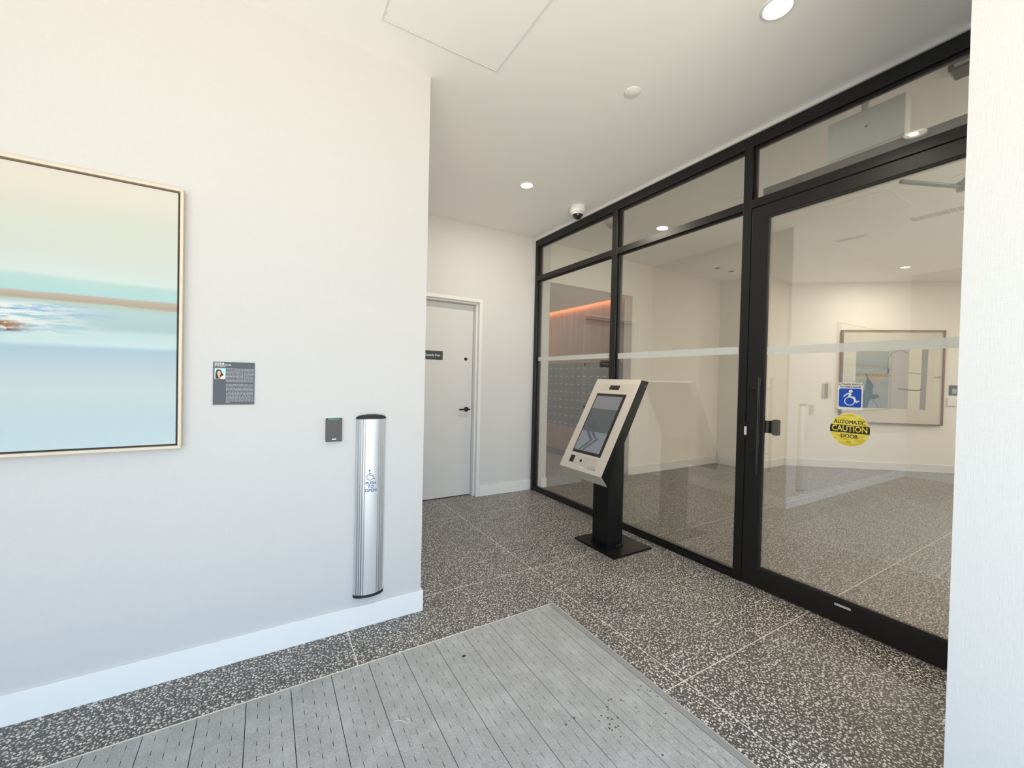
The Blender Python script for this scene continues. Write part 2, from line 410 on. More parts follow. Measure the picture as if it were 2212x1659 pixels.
for i in range(len(xs) - 1):
    for j in range(len(ys) - 1):
        if (xs[i + 1] < 2.7 and ys[j] < -1.5) or (xs[i] > 5.5 and ys[j] > 4.2) or (xs[i + 1] < 0.7 and ys[j] > 2.3): continue
        mb = MB(); rs = minus((xs[i] + g_, ys[j] + g_, xs[i + 1] - g_, ys[j + 1] - g_), (MX0, MY0, MX1, MY1))
        if not rs: continue
        for q in rs: mb.box((q[0], q[1], -0.034), (q[2], q[3], 0.0))
        obj('terrazzo_slab', mb, 'terrazzo', floor)
for x in xs[1:-1]:
    for q in minus((x - g_, -1.5, x + g_, 8.0), (MX0, MY0, MX1, MY1)): strip.box((q[0], q[1], -0.034), (q[2], q[3], 0.0002))
obj('divider_strip', strip, 'brass', floor)
for y in ys[1:-1]:
    sb = MB()
    for q in minus((-2.8, y - g_, 11.2, y + g_), (MX0, MY0, MX1, MY1)): sb.box((q[0], q[1], -0.034), (q[2], q[3], 0.00015))
    obj('divider_strip', sb, 'brass', floor)

# ---------------------------------------------------------------- ceiling
cb = MB()
cb.box((-2.8, -1.5, H), (11.2, 3.97, H + 0.15))
ceil = struct('ceiling', cb, 'ceiling')

# ---------------------------------------------------------------- walls
struct('wall_left', MB().box((-2.6, YL, 0), (XC, 4.11, H)), 'linen')
wb = MB()
DX0, DX1, DZ = 0.955, 1.985, 2.118         # back door opening incl. frame
P0, P1, PZ = 2.868, 4.245, 2.43            # portal to the mail corridor
wb.box((XC, YB, 0), (DX0, 4.11, H)); wb.box((DX0, YB, DZ), (DX1, 4.11, H)); wb.box((DX1, YB, 0), (P0, 4.11, H))
wb.box((DX0, 4.1105, 0), (DX1, 4.16, DZ))
struct('wall_back', wb, 'linen_lit')
struct('wall_lobby_back', MB().box((P0, YB, PZ), (P1, 4.11, H)).box((P1, YB, 0), (6.22, 4.11, H)), 'linen_lobby')
struct('wall_lobby_return', MB().box((6.22, 3.385, 0), (6.36, 4.11, H)).box((6.36, 3.385, 0), (7.10, 3.52, H)), 'linen_lobby')
w4 = MB(lobF(0, 0)); w4.box((0, 0, -0.14), (4.6, H, 0)); struct('wall_lobby_angled', w4, 'linen_lobby')
e4 = A4 + D4 * 4.6
struct('wall_lobby_far', MB().box((e4.x, -1.5, 0), (e4.x + 0.14, e4.y + 0.1, H)), 'linen_lobby')
struct('wall_lobby_front', MB().box((2.70, -1.64, 0), (e4.x + 0.14, -1.5, H)), 'linen_lobby')
# near right wall: a thick pier between entrance and screen
struct('wall_right', MB().box((PX, -1.30, 0), (2.80, PY, H)), 'linen_lit')
struct('wall_opposite', MB().box((-2.74, -1.44, 0), (-2.6, YL, H)), 'linen')
fw = MB().box((-2.6, -1.44, 0), (-2.35, -1.30, H)).box((1.50, -1.44, 0), (2.70, -1.30, H)).box((-2.35, -1.44, 2.78), (1.50, -1.30, H))
struct('wall_front', fw, 'linen')
# corridor behind the portal
struct('wall_corridor_left', MB().box((2.72, 4.11, 0), (P0, 7.4, PZ + 0.3)), 'linen')
struct('wall_corridor_end', MB().box((2.72, 7.4, 0), (4.7, 7.54, PZ + 0.3)), 'linen')
struct('wall_corridor_right', MB().box((4.50, 4.11, 0), (4.62, 7.4, PZ + 0.3)), 'linen')
struct('ceiling_corridor', MB().box((P0, 4.11, PZ), (4.194, 7.4, PZ + 0.02)).box((4.195, 4.11, PZ + 0.12), (4.50, 7.4, PZ + 0.14)).box((4.18, 4.11, PZ + 0.02), (4.195, 7.4, PZ + 0.14)), 'ceiling')

# baseboards (proud of the wall, with a thin reveal line on top)
def base(name, Mx, l, mat='trim', h=0.112, end=True):
    b_ = MB(Mx); b_.box((0, 0, 0.0005), (l, h, 0.011), 0.0015)
    return struct(name, b_, mat)
base('baseboard_left', wallF(-2.588, YL, 0), XC + 2.588 + 0.011)
base('baseboard_left_end', FR((XC, YL - 0.0, 0), (0, 1, 0), (0, 0, 1)), 1.80)
base('baseboard_back', wallF(DX1 + 0.001, YB, 0), XG - DX1 - 0.004)
base('baseboard_lobby_portal', wallF(2.79, YB, 0), P0 - 2.79 + 0.008)
base('baseboard_lobby_back', wallF(P1 - 0.008, YB, 0), 6.22 - P1 - 0.004)
base('baseboard_lobby_return', FR((6.22, YB - 0.012, 0), (0, -1, 0), (0, 0, 1)), YB - 0.012 - 3.385 + 0.011)
base('baseboard_lobby_step', wallF(6.212, 3.385, 0), 7.10 - 6.212 - 0.012)
base('baseboard_lobby_angled', lobF(0.006, 0), 4.58)
base('baseboard_opposite', FR((-2.6, 2.15, 0), (0, -1, 0), (0, 0, 1)) if False else FR((-2.6, -1.28, 0), (0, 1, 0), (0, 0, 1)), 3.43)
base('baseboard_right', glassF(PX, PY + 0.01, 0), 1.60)
base('baseboard_right_end', FR((2.64, PY, 0), (-1, 0, 0), (0, 0, 1)), 2.64 - PX + 0.01)
base('baseboard_portal', glassF(P1, 4.10, 0), 0.128)

# ---------------------------------------------------------------- glazed screen (window_1) and glazed door (door_1)
win = struct('window_1', loc=(XG, 2.7, 0))
XB = XG + 0.075
TOP = 2.866
ym1a, ym1b = 2.74, 2.675           # mullion 1
ym2a, ym2b = 1.553, 1.499          # mullion 2
yja, yjb = YB - 0.002, YB - 0.05   # left jamb
YE = PY + 0.006
def bar(name, y0, y1, z0, z1, par=win, x0=XG, x1=XB, mat='black', bev=0.0012):
    return obj(name, MB().box((x0, y0, z0), (x1, y1, z1), bev), mat, par)
bar('jamb', yjb, yja, 0.0, TOP); bar('mullion', ym1b, ym1a, 0.0, TOP); bar('mullion', ym2b, ym2a, 0.0, TOP)
for a, b_, bt in ((yjb, ym1a, 1), (ym1b, ym2a, 1), (ym2b, YE, 0)):
    bar('head_rail', b_ + 0.0002, a - 0.0002, TOP - 0.072, TOP)
    bar('transom_rail', b_ + 0.0002, a - 0.0002, 2.402, 2.455)
    if bt: bar('sill_rail', b_ + 0.0002, a - 0.0002, 0.0, 0.042, x0=XG + 0.003); bar('sill_bead', b_ + 0.0002, a - 0.0002, 0.042, 0.054, x0=XG + 0.014, x1=XP - 0.004)
# glazing beads around every pane, panes
def pane(y0, y1, z0, z1, par, x=XP):
    bd = 0.012
    for nm, q in (('glazing_bead', ((y0, y0 + bd), (z0, z1))), ('glazing_bead', ((y1 - bd, y1), (z0, z1))), ('glazing_bead', ((y0 + bd, y1 - bd), (z1 - bd, z1)))):
        bar(nm, q[0][0], q[0][1], q[1][0], q[1][1], par, x - 0.012, x - 0.0045, 'rubber', 0.0)
    return obj('glass_pane', MB().box((x - 0.004, y0, z0), (x + 0.004, y1, z1)), 'glass', par)
def filmband(y0, y1, z0, z1, par, x=XP):
    return obj('frosted_band', MB().box((x - 0.0048, y0, z0), (x - 0.0042, y1, z1)), 'film', par, label='frosted translucent safety stripe across the glass')
pane(ym1a + .0003, yjb - .0003, 0.054, 2.402, win); pane(ym1a + .0003, yjb - .0003, 2.455, TOP - 0.072, win)
pane(ym2a + .0003, ym1b - .0003, 0.054, 2.402, win); pane(ym2a + .0003, ym1b - .0003, 2.455, TOP - 0.072, win)
pane(YE + .0003, ym2b - .0003, 2.455, TOP - 0.072, win)
filmband(ym1a + .013, yjb - .013, 1.485, 1.530, win); filmband(ym2a + .013, ym1b - .013, 1.474, 1.524, win)
# white reveal strip between frame and ceiling
struct('trim_1', MB().box((XG - 0.012, YE, TOP + 0.001), (XG + 0.06, YB - 0.001, H - 0.0005), 0.001), 'trim')

door = struct('door_1', loc=(XG, 1.0, 0))
dy0, dy1 = YE + 0.004, 1.493
dx0, dx1 = XG + 0.002, XG + 0.047
gx = XG + 0.022
def dbar(name, y0, y1, z0, z1, **k): return bar(name, y0, y1, z0, z1, door, dx0, dx1, **k)
dbar('stile', 1.400, dy1, 0.008, 2.396); dbar('stile', dy0, dy0 + 0.1, 0.008, 2.396)
dbar('top_rail', dy0 + 0.1002, 1.3998, 2.325, 2.396); dbar('bottom_rail', dy0 + 0.1002, 1.3998, 0.008, 0.128)
for q in ((1.388, 1.3998, 0.128, 2.325), (dy0 + .1002, dy0 + .112, 0.128, 2.325), (dy0 + .112, 1.388, 2.312, 2.325), (dy0 + .112, 1.388, 0.128, 0.141)):
    bar('glazing_bead', *q, door, gx - 0.018, gx - 0.0045, 'rubber', 0.0)
obj('glass_pane', MB().box((gx - 0.004, dy0 + .1004, 0.1284), (gx + 0.004, 1.3996, 2.3246)), 'glass', door)
filmband(dy0 + .113, 1.387, 1.463, 1.512, door, gx)
obj('gasket', MB().box((XG + 0.006, 1.4935, 0.01), (XG + 0.04, 1.4985, 2.40)), 'gap', door)
# pull handle on two stand-offs
ph = obj('pull_handle', MB().tube((2.598, 1.394, 0.725), (2.598, 1.394, 1.325), 0.0095), 'black', door, smooth=True)
for z in (0.838, 1.250):
    obj('handle_post', MB().tube((2.598, 1.398, z), (2.654, 1.462, z), 0.0075), 'black', ph, smooth=True)
# paddle latch on the lobby side
pm = MB(); pts = []
for k in range(9):
    t = k / 8; pts.append((1.445 - 0.085 * t, XG + 0.05 + 0.030 * math.sin(t * 1.6)))
for (ya, xa), (yb, xb) in zip(pts, pts[1:]):
    pm.box((min(xa, xb) , yb, 0.972), (max(xa, xb) + 0.007, ya, 1.050))
pad = obj('paddle_latch', pm, 'black', door, smooth=True)
obj('paddle', MB(glassF(XG + 0.085, 1.370, 0.962)).rrect(0, 0, 0.036, 0.098, 0.010, -0.012, 0.018), 'rubber', pad)
obj('keyhole', MB(glassF(XG + 0.002, 1.448, 0.985)).disc(0, 0, 0.006, 0, 0.0015), 'gap', door)
# strike
sk = obj('strike_recess', MB().box((XG - 0.0015, 1.480, 0.930), (XG + 0.012, 1.512, 1.030)), 'gap', win)
obj('strike_latch', MB().box((XG - 0.0035, 1.487, 0.952), (XG - 0.0012, 1.503, 1.006), 0.0008), 'strike', sk)
# stickers
ac = obj('access_sticker', MB(glassF(gx - 0.0052, 1.011, 1.155)).rrect(0, 0, 0.110, 0.143, 0.006, -0.0003, 0.0003), 'sticker_white', door, label='white and blue wheelchair sticker on the door glass')
obj('blue_panel', MB(glassF(gx - 0.0058, 1.011, 1.155)).rrect(0.006, 0.013, 0.104, 0.112, 0.008, -0.0002, 0.0003), 'sticker_blue', ac)
text('ACTIVATE SWITCH', 0.0118, glassF(gx - 0.0060, 0.956, 1.1335 + 0.155), 'lettering', 'navy_print', ac, bold=0.0003, sx=1.02)
text('TO OPEN DOOR', 0.0118, glassF(gx - 0.0060, 0.956, 1.1205 + 0.155), 'lettering', 'navy_print', ac, bold=0.0003, sx=1.05)
wm = MB(glassF(gx - 0.0064, 0.956, 1.217)); z0, z1 = -0.0002, 0.0003
wm.disc(0.003, 0.036, 0.0085, z0, z1); wm.ring(-0.001, -0.017, 0.0195, 0.0235, z0, z1)
wm.prism([(-0.002, 0.026), (0.007, 0.024), (0.002, 0.004), (-0.009, 0.006)], z0, z1)
wm.stroke([(0.0, 0.025), (-0.013, 0.021), (-0.027, 0.008)], 0.0058, z0, z1)
wm.stroke([(-0.003, 0.007), (0.018, 0.004), (0.028, -0.021), (0.038, -0.016)], 0.0070, z0, z1)
obj('wheelchair_symbol', wm, 'sticker_white', ac)
mb = MB(glassF(gx - 0.0052, 0.954, 1.047)); ca = obj('caution_sticker', mb.disc(0, 0, 0.088, -0.0003, 0.0003, 56), 'sticker_white', door, label='round yellow and black caution sticker on the door glass')
m, n, b = new_mat('caution_yellow')
bl = noise(n, pos_of(n, (1, 30, 110)), 1.0, 3, 0.5)
n.links.new(ramp(n, bl, [(0.44, srgb(222, 200, 40)), (0.56, srgb(240, 226, 110))]), b.inputs['Base Color']); b.inputs['Roughness'].default_value = 0.4
M_['yellow'] = m
yl = MB(glassF(gx - 0.0058, 0.954, 1.047))
def cap(r, y0, y1, seg=14):
    a = []; 
    for k in range(seg + 1):
        y = y0 + (y1 - y0) * k / seg; x = math.sqrt(max(0, r * r - y * y)); a.append((x, y))
    return a + [(-x, y) for x, y in a[::-1] if x > 1e-6]
yl.prism(cap(0.086, 0.024, 0.0859), -0.0002, 0.0003); yl.prism(cap(0.086, -0.0859, -0.016), -0.0002, 0.0003)
obj('yellow_field', yl, 'yellow', ca)
obj('black_band', MB(glassF(gx - 0.0058, 0.954, 1.047)).prism(cap(0.0875, -0.016, 0.024), -0.0002, 0.0003), 'black_print', ca)
for k3 in (-1, 1): text('AUTOMATIC', 0.0285, glassF(gx - 0.0064 - 0.0001 * k3, 0.954 + 0.0004 * k3, 1.047 + 0.040), 'lettering', 'black_print', ca, sx=0.84)
text('CAUTION', 0.0435, glassF(gx - 0.0064, 0.954, 1.047 + 0.004), 'lettering', 'yellow', ca, bold=0.0009, sx=0.80)
for k3 in (-1, 1): text('DOOR', 0.030, glassF(gx - 0.0064 - 0.0001 * k3, 0.954 + 0.0004 * k3, 1.047 - 0.035), 'lettering', 'black_print', ca, sx=0.84)
text('LW', 0.012, glassF(gx - 0.0064, 0.954, 1.047 - 0.065), 'lettering', 'black_print', ca)
sl = obj('maker_label', MB(glassF(dx0 - 0.0006, 0.989, 0.098)).box((0, 0, -0.0003), (0.072, 0.011, 0.0004)), 'sticker_white', door, label='small white printed label on the bottom rail')
dm = MB(glassF(dx0 - 0.0012, 0.989, 0.098)); dm.ring(0.007, 0.0055, 0.002, 0.0032, -0.0002, 0.0003, seg=16)
x = 0.014
while x < 0.068:
    w = random.uniform(0.0012, 0.004); dm.box((x, 0.004, -0.0002), (x + w, 0.0075, 0.0003)); x += w + random.choice((0.0008, 0.0008, 0.003))
obj('small_print', dm, 'black_print', sl)

# operator on the lobby side over the door
op = thing('door_operator', (XB + 0.04, 0.95, 2.41), 'long black door operator box on the lobby side above the glazed door', 'door operator')
obj('housing', MB().box((XB + 0.001, YE + 0.005, 2.408), (XB + 0.10, 1.470, 2.535), 0.003), 'kblack', op)
arm = MB().tube((2.74, 0.80, 2.318), (3.055, 0.655, 2.318), 0.011)
obj('arm', arm, 'reader', op, smooth=True, label='grey tubular operator arm')
obj('arm_joint', MB(FR((3.055, 0.655, 2.30), (1, 0, 0), (0, 1, 0))).disc(0, 0, 0.018, -0.004, 0.04), 'kblack', op, smooth=True)
obj('arm_link', MB().tube((3.055, 0.655, 2.335), (2.79, 0.46, 2.40), 0.010), 'kblack', op, smooth=True)

# ---------------------------------------------------------------- back door (door_2)
d2 = struct('door_2', loc=(1.47, YB, 0))
fy = YB - 0.004
def jamb_pts(xo, sg_): return [(xo, fy), (xo - sg_ * 0.035, fy), (xo - sg_ * 0.035, 4.010), (xo - sg_ * 0.0535, 4.010), (xo - sg_ * 0.0535, 4.109), (xo, 4.109)]
obj('door_jamb', MB().prism(jamb_pts(DX1, 1), 0, DZ), 'trim', d2); obj('door_jamb', MB().prism(jamb_pts(DX0, -1), 0, DZ), 'trim', d2)
hx0, hx1 = DX0 + 0.0537, DX1 - 0.0537
obj('door_head', MB(FR((hx0, 0, 0), (0, 1, 0), (0, 0, 1))).prism([(fy, DZ), (fy, DZ - 0.035), (4.010, DZ - 0.035), (4.010, DZ - 0.0535), (4.109, DZ - 0.0535), (4.109, DZ)], 0, hx1 - hx0), 'trim', d2)
obj('door_head_face', MB().box((DX0 + .0352, fy, DZ - .035), (hx0, 4.0098, DZ)).box((hx1, fy, DZ - .035), (DX1 - .0352, 4.0098, DZ)), 'trim', d2)
lx0, lx1, lz1, ly = hx0 + 0.003, hx1 - 0.003, DZ - 0.057, 4.076
leaf = obj('door_leaf', MB().box((lx0, ly, 0.008), (lx1, ly + 0.03, lz1), 0.001), 'door', d2)
obj('door_gap', MB().box((hx0 + .0002, ly + 0.012, 0.001), (hx1 - .0002, ly + 0.028, lz1 + 0.003)), 'gap', d2)
lk = obj('lock_cylinder', MB(wallF(1.848, ly, 1.479)).lathe([(0.0175, 0), (0.0175, 0.006), (0.013, 0.008), (0.0, 0.008)], 28), 'black', leaf, smooth=True)
obj('lock_ring', MB(wallF(1.848, ly, 1.479)).ring(0, 0, 0.0175, 0.0215, 0, 0.003), 'chrome', leaf, smooth=True)
lv = MB(wallF(1.866, ly, 0.937)); lv.lathe([(0.026, 0), (0.026, 0.007), (0.023, 0.009), (0.011, 0.010), (0.011, 0.045), (0, 0.045)], 28)
lv.tube((0.026, 0, 0.04), (-0.095, 0, 0.04), 0.009)
obj('lever_handle', lv, 'black', leaf, smooth=True)
sg = obj('door_sign', MB(wallF(1.473, ly, 1.503)).box((-0.112, -0.046, 0), (0.112, 0.046, 0.003)), 'plaque', leaf, label='dark grey name sign on the white door')
sg.data.materials[0] = plain('sign_green_grey', srgb(58, 66, 68), 0.45)
text('Canada Post', 0.0335, wallF(1.473, ly - 0.0036, 1.504), 'lettering', 'white_print', sg, bold=0.0004)

# ---------------------------------------------------------------- floor mat
mt = thing('entrance_mat', (0.23, 0.5, 0), 'large grey ribbed entrance grille mat sunk flush into the terrazzo floor', 'mat')
obj('pit', MB().box((MX0 + .001, MY0 + .001, -0.033), (MX1 - .001, MY1 - .001, -0.014)), 'mat_dark', mt)
def rail_mesh(wid):
    mb = MB(); nst = max(1, round(wid / 0.038)); sw = wid / nst
    y0, y1 = MY0 + 0.012, MY1 - 0.005
    for k in range(nst):
        mb.box((k * sw + 0.0010, y0, -0.013), ((k + 1) * sw - 0.0010, y1, -0.0006))
        if k:
            y = y1 - 0.01 - 0.033 * (k % 2)
            mb.box((k * sw - 0.0013, y + 0.022, -0.012), (k * sw + 0.0013, y1, -0.0012))
            while y > y0 + 0.07:
                mb.box((k * sw - 0.0013, y - 0.043, -0.012), (k * sw + 0.0013, y, -0.0012)); y -= 0.065
    return mb
first = None; x = 0.103 - 0.152 * 7
for k in range(16):
    xx = x + 0.152 * k; w = 0.1514 if k < 15 else 0.078
    if first is None or k == 15:
        mb = rail_mesh(w); me_o = obj('mat_panel', mb, 'mat', mt, origin=(0, 0, 0))
        if k == 15: pass
        else: first = me_o
        o = me_o
    else:
        o = first.copy(); COL.objects.link(o)
    o.parent = mt; o.location = V((xx + 0.0003, 0, 0)) - wloc(mt)
fm = MB()
fm.box((1.398, MY0 + .001, -0.013), (1.4245, MY1 - 0.009, 0.0)); obj('mat_border', fm, 'mat_edge', mt)
obj('mat_rim', MB().box((1.425, MY0, -0.013), (1.4295, MY1, 0.0012)), 'alu', mt)
obj('mat_rim', MB().box((MX0, MY1 - 0.0045, -0.013), (1.4248, MY1 - 0.0005, 0.001)), 'brass', mt)
SPOTS = [(1.371, 1.179), (1.344, 1.167), (1.377, 1.149), (1.383, 1.139), (1.385, 1.105), (1.24, 1.164), (1.262, 1.107), (1.255, 1.089), (1.341, 1.031), (1.195, 1.188), (1.21, 1.187), (1.166, 1.166), (1.159, 1.154), (1.116, 1.146), (1.132, 1.126), (1.14, 1.114), (1.163, 1.108), (1.092, 1.132), (0.994, 1.188), (0.972, 1.18), (1.117, 1.102), (1.126, 1.08), (1.138, 1.08), (1.102, 1.089), (1.105, 1.078), (1.113, 1.043), (1.019, 1.189), (1.185, 0.918)]
M_['spot'] = plain('damp_spot', (0.075, 0.072, 0.070), 0.8, vary=0.3)
sp0 = None
for sx_, sy_ in SPOTS:
    if sp0 is None:
        so_ = sp0 = obj('dirt_spot', MB(FR((sx_, sy_, 0), (1, 0, 0), (0, 1, 0))).prism([(0.0042 * math.cos(t) * q, 0.0042 * math.sin(t) * q) for t, q in zip([i * math.pi / 5 for i in range(10)], (1, .8, 1.1, .9, 1, .7, 1.05, .9, .8, 1.1))], -0.0008, -0.0002), 'spot', mt, origin=(sx_, sy_, 0))
    else:
        so_ = sp0.copy(); COL.objects.link(so_); so_.parent = mt; so_.location = V((sx_, sy_, 0)) - wloc(mt)
    k2 = random.uniform(0.6, 1.15); so_.scale = (k2, k2 * random.uniform(.8, 1.3), 1)
dr = MB(FR((0.797, 1.708, 0.0), (1, 0, 0), (0, 1, 0))).disc(0, 0, 0.009, -0.0004, 0.0015, 14, 0.006)
tag(obj('dried_leaf_bit', dr, 'hair', origin=(0.797, 1.708, 0)), 'tiny dark brown speck of debris lying on the grey mat', 'debris')
th_ = MB(FR((0.453, 1.493, 0), (1, 0, 0), (0, 1, 0))); th_.stroke([(-0.03, 0.012), (-0.015, 0.008), (0.0, -0.004), (0.006, -0.016), (0.012, -0.02), (0.022, -0.012), (0.014, 0.002)], 0.0011, -0.0002, 0.0008, False)
tag(obj('white_thread', th_, 'white_print', origin=(0.453, 1.493, 0)), 'thin curled white thread lying on the grey mat', 'thread')

# ---------------------------------------------------------------- seascape painting on the left wall
pa = thing('seascape_painting', (-1.07, YL, 0.966), 'large pale seascape painting with a blue shore in a thin light wood frame, left wall', 'painting')
X0, X1, Z0, Z1 = -1.84, -0.293, 0.966, 2.012
Fp = wallF(0, YL, 0)
for a, b_ in (((X0, Z0), (X1, Z0 + 0.011)), ((X0, Z1 - 0.011), (X1, Z1)), ((X0, Z0 + 0.0112), (X0 + 0.011, Z1 - 0.0112)), ((X1 - 0.011, Z0 + 0.0112), (X1, Z1 - 0.0112))):
    obj('frame_rail', MB(Fp).box((a[0], a[1], 0.001), (b_[0], b_[1], 0.045), 0.0015), 'frame_wood', pa)
obj('backing', MB(Fp).box((X0 + .0112, Z0 + .0112, 0.002), (X1 - .0112, Z1 - .0112, 0.008)), 'float_gap', pa)
obj('canvas', MB(Fp).box((X0 + .018, Z0 + .018, 0.0085), (X1 - .018, Z1 - .018, 0.038), 0.002), 'seascape', pa)

# artist plaque
pq = thing('artist_plaque', (-0.118, YL, 1.139), 'square charcoal artist plaque with a portrait photo and small white text', 'plaque')
Fq = wallF(-0.193, YL, 1.139)
obj('plate', MB(Fq).box((0, 0, 0.0005), (0.150, 0.184, 0.005), 0.0006), 'plaque', pq)
ph_ = obj('portrait_photo', MB(Fq).box((0.005, 0.111, 0.0048), (0.044, 0.157, 0.0054)), 'sky_print', pq)
hm = MB(Fq); hm.prism([(0.009, 0.112), (0.027, 0.112), (0.034, 0.122), (0.037, 0.128), (0.033, 0.134), (0.028, 0.147), (0.021, 0.152), (0.013, 0.150), (0.009, 0.140), (0.008, 0.125)], 0.0055, 0.0058); obj('portrait_hair', hm, 'hair', ph_)
obj('portrait_face', MB(Fq).disc(0.0205, 0.1355, 0.0065, 0.0058, 0.0060, 18, 0.0095).prism([(0.017, 0.126), (0.024, 0.126), (0.026, 0.116), (0.020, 0.114)], 0.0058, 0.0060), 'skin', ph_)
obj('portrait_shirt', MB(Fq).prism([(0.024, 0.1115), (0.043, 0.1115), (0.043, 0.121), (0.036, 0.126), (0.030, 0.122)], 0.0058, 0.0061), 'cream_print', ph_)
def para(mb, x0, x1, ytop, rows, pitch, h, last=None, z=(0.005, 0.0053)):
    for r in range(rows):
        y = ytop - r * pitch; x = x0; xe = x1 if not (last and r == rows - 1) else last
        while x < xe - 0.002:
            w = min(random.uniform(0.004, 0.012), xe - x); mb.box((x, y - h, z[0]), (x + w, y, z[1])); x += w + random.uniform(0.0012, 0.0028)
pt = MB(Fq); para(pt, 0.046, 0.147, 0.1560, 11, 0.0056, 0.0018); para(pt, 0.046, 0.147, 0.0890, 15, 0.0056, 0.0018, 0.060)
obj('text_lines', pt, 'grey_print', pq)
pt = MB(Fq); para(pt, 0.005, 0.038, 0.1795, 1, 0.006, 0.0032); para(pt, 0.005, 0.066, 0.1725, 1, 0.006, 0.0024); para(pt, 0.005, 0.042, 0.1675, 1, 0.006, 0.0024)
obj('heading_lines', pt, 'white_print', pq)

# card reader
cr_ = thing('card_reader', (0.286, YL, 0.955), 'small dark grey access card reader beside the silver push plate', 'card reader')
Fc = wallF(0.249, YL, 0.954)
obj('back_plate', MB(Fc).rrect(-0.002, -0.003, 0.0755, 0.118, 0.004, 0.0005, 0.006), 'white_plastic', cr_)
obj('housing', MB(Fc).rrect(0, 0, 0.074, 0.115, 0.005, 0.006, 0.020), 'reader', cr_)
obj('status_light', MB(Fc).box((0.011, 0.1075, 0.020), (0.063, 0.1125, 0.0212)), 'green', cr_)
obj('top_cap', MB(Fc).box((0.001, 0.1062, 0.0195), (0.073, 0.1142, 0.0203)), 'black', cr_)
obj('logo_badge', MB(Fc).rrect(0.029, 0.010, 0.047, 0.0155, 0.001, 0.020, 0.0206, 2), 'white_print', cr_)

# push-to-open column
pc = thing('push_to_open_plate', (0.4625, YL, 0.168), 'tall silver push-to-open actuator column with black end caps on the left wall', 'door actuator')
def bulge(x, w=0.0715, d=0.040): return d * math.sqrt(max(0.0, 1 - (x / w) ** 2 * 0.93)) 
prof = []; N_ = 160
gro = [-0.062, -0.053, -0.044, 0.044, 0.053, 0.062]
for k in range(N_ + 1):
    x = -0.0715 + 0.143 * k / N_; y = bulge(x)
    if any(abs(x - g) < 0.0020 for g in gro): y -= 0.007
    if abs(abs(x) - 0.033) < 0.0012: y -= 0.006
    prof.append((x, y))
pr_ = [(-0.0715, 0.001)] + prof + [(0.0715, 0.001)]
def ext(pts, z0, z1, grow=1.0):
    mb = MB(FR((0.4625, YL, 0), (1, 0, 0), (0, -1, 0)))   # local z = -Z... flipped below
    return mb.prism([(x * grow, y * grow) for x, y in pts], -z1, -z0)
obj('extrusion', ext(pr_, 0.176, 1.060), 'alu', pc)
for g in gro + [-0.033, 0.033]:  # dark strips laid in the grooves and seams as painted shade
    hw = 0.0013 if abs(g) > .04 else 0.0009
    obj('groove_shade', ext([(g - hw, bulge(g) - 0.004), (g + hw, bulge(g) - 0.004), (g + hw, bulge(g) - 0.0014), (g - hw, bulge(g) - 0.0014)], 0.1765, 1.0595), 'alu_shade', pc)
sm = [(x, bulge(x)) for x in [-0.0715 + 0.143 * k / 40 for k in range(41)]]
obj('end_cap', ext([(-0.0715, 0.0008)] + sm + [(0.0715, 0.0008)], 0.1625, 0.1758, 1.03), 'rubber', pc)
def dome_cap(z, sgn):
    mb = MB(); L = []
    for x, y in [(-0.0729, 0.001)] + [(x * 1.02, y * 1.02) for x, y in sm] + [(0.0729, 0.001)]:
        h = 0.0045 + 0.017 * math.sqrt(max(0, 1 - (x / 0.0729) ** 2)); X = 0.4625 + x
        L.append([mb._v(c) for c in ((X, YL - .0005, z), (X, YL - .0005, z + sgn * h), (X, YL - y * 0.82 - .001, z + sgn * h), (X, YL - y - .001, z + sgn * h * .55), (X, YL - y - .001, z))])
    for p, q in zip(L, L[1:]):
        for j in range(5): mb.bm.faces.new((p[j], p[(j + 1) % 5], q[(j + 1) % 5], q[j]))
    mb.bm.faces.new(L[0]); mb.bm.faces.new(L[-1][::-1])
    obj('end_cap', mb, 'rubber', pc)
dome_cap(1.0602, 1)
Ft = wallF(0.466, YL - 0.0405, 0.0)
def bt(s, z): text(s, 0.0196, wallF(0.459, YL - 0.0404, z + 0.004), 'lettering', 'blue_print', pc, bold=0.0004, sx=1.12)
bt('PUSH', 0.735); bt('TO', 0.7165); bt('OPEN', 0.698)
ws = MB(wallF(0.456, YL - 0.0404, 0.7785)); z0, z1 = 0.0, 0.0006
ws.disc(-0.004, 0.025, 0.0045, z0, z1, 16)
ws.stroke([(-0.004, 0.018), (-0.003, -0.001), (0.011, -0.001), (0.018, -0.019), (0.023, -0.017)], 0.0032, z0, z1)
ws.stroke([(-0.003, 0.009), (0.008, 0.009)], 0.0026, z0, z1)
ws.ring(-0.002, -0.009, 0.0135, 0.0162, z0, z1, 105, 335, 28)
obj('wheelchair_symbol', ws, 'blue_print', pc)

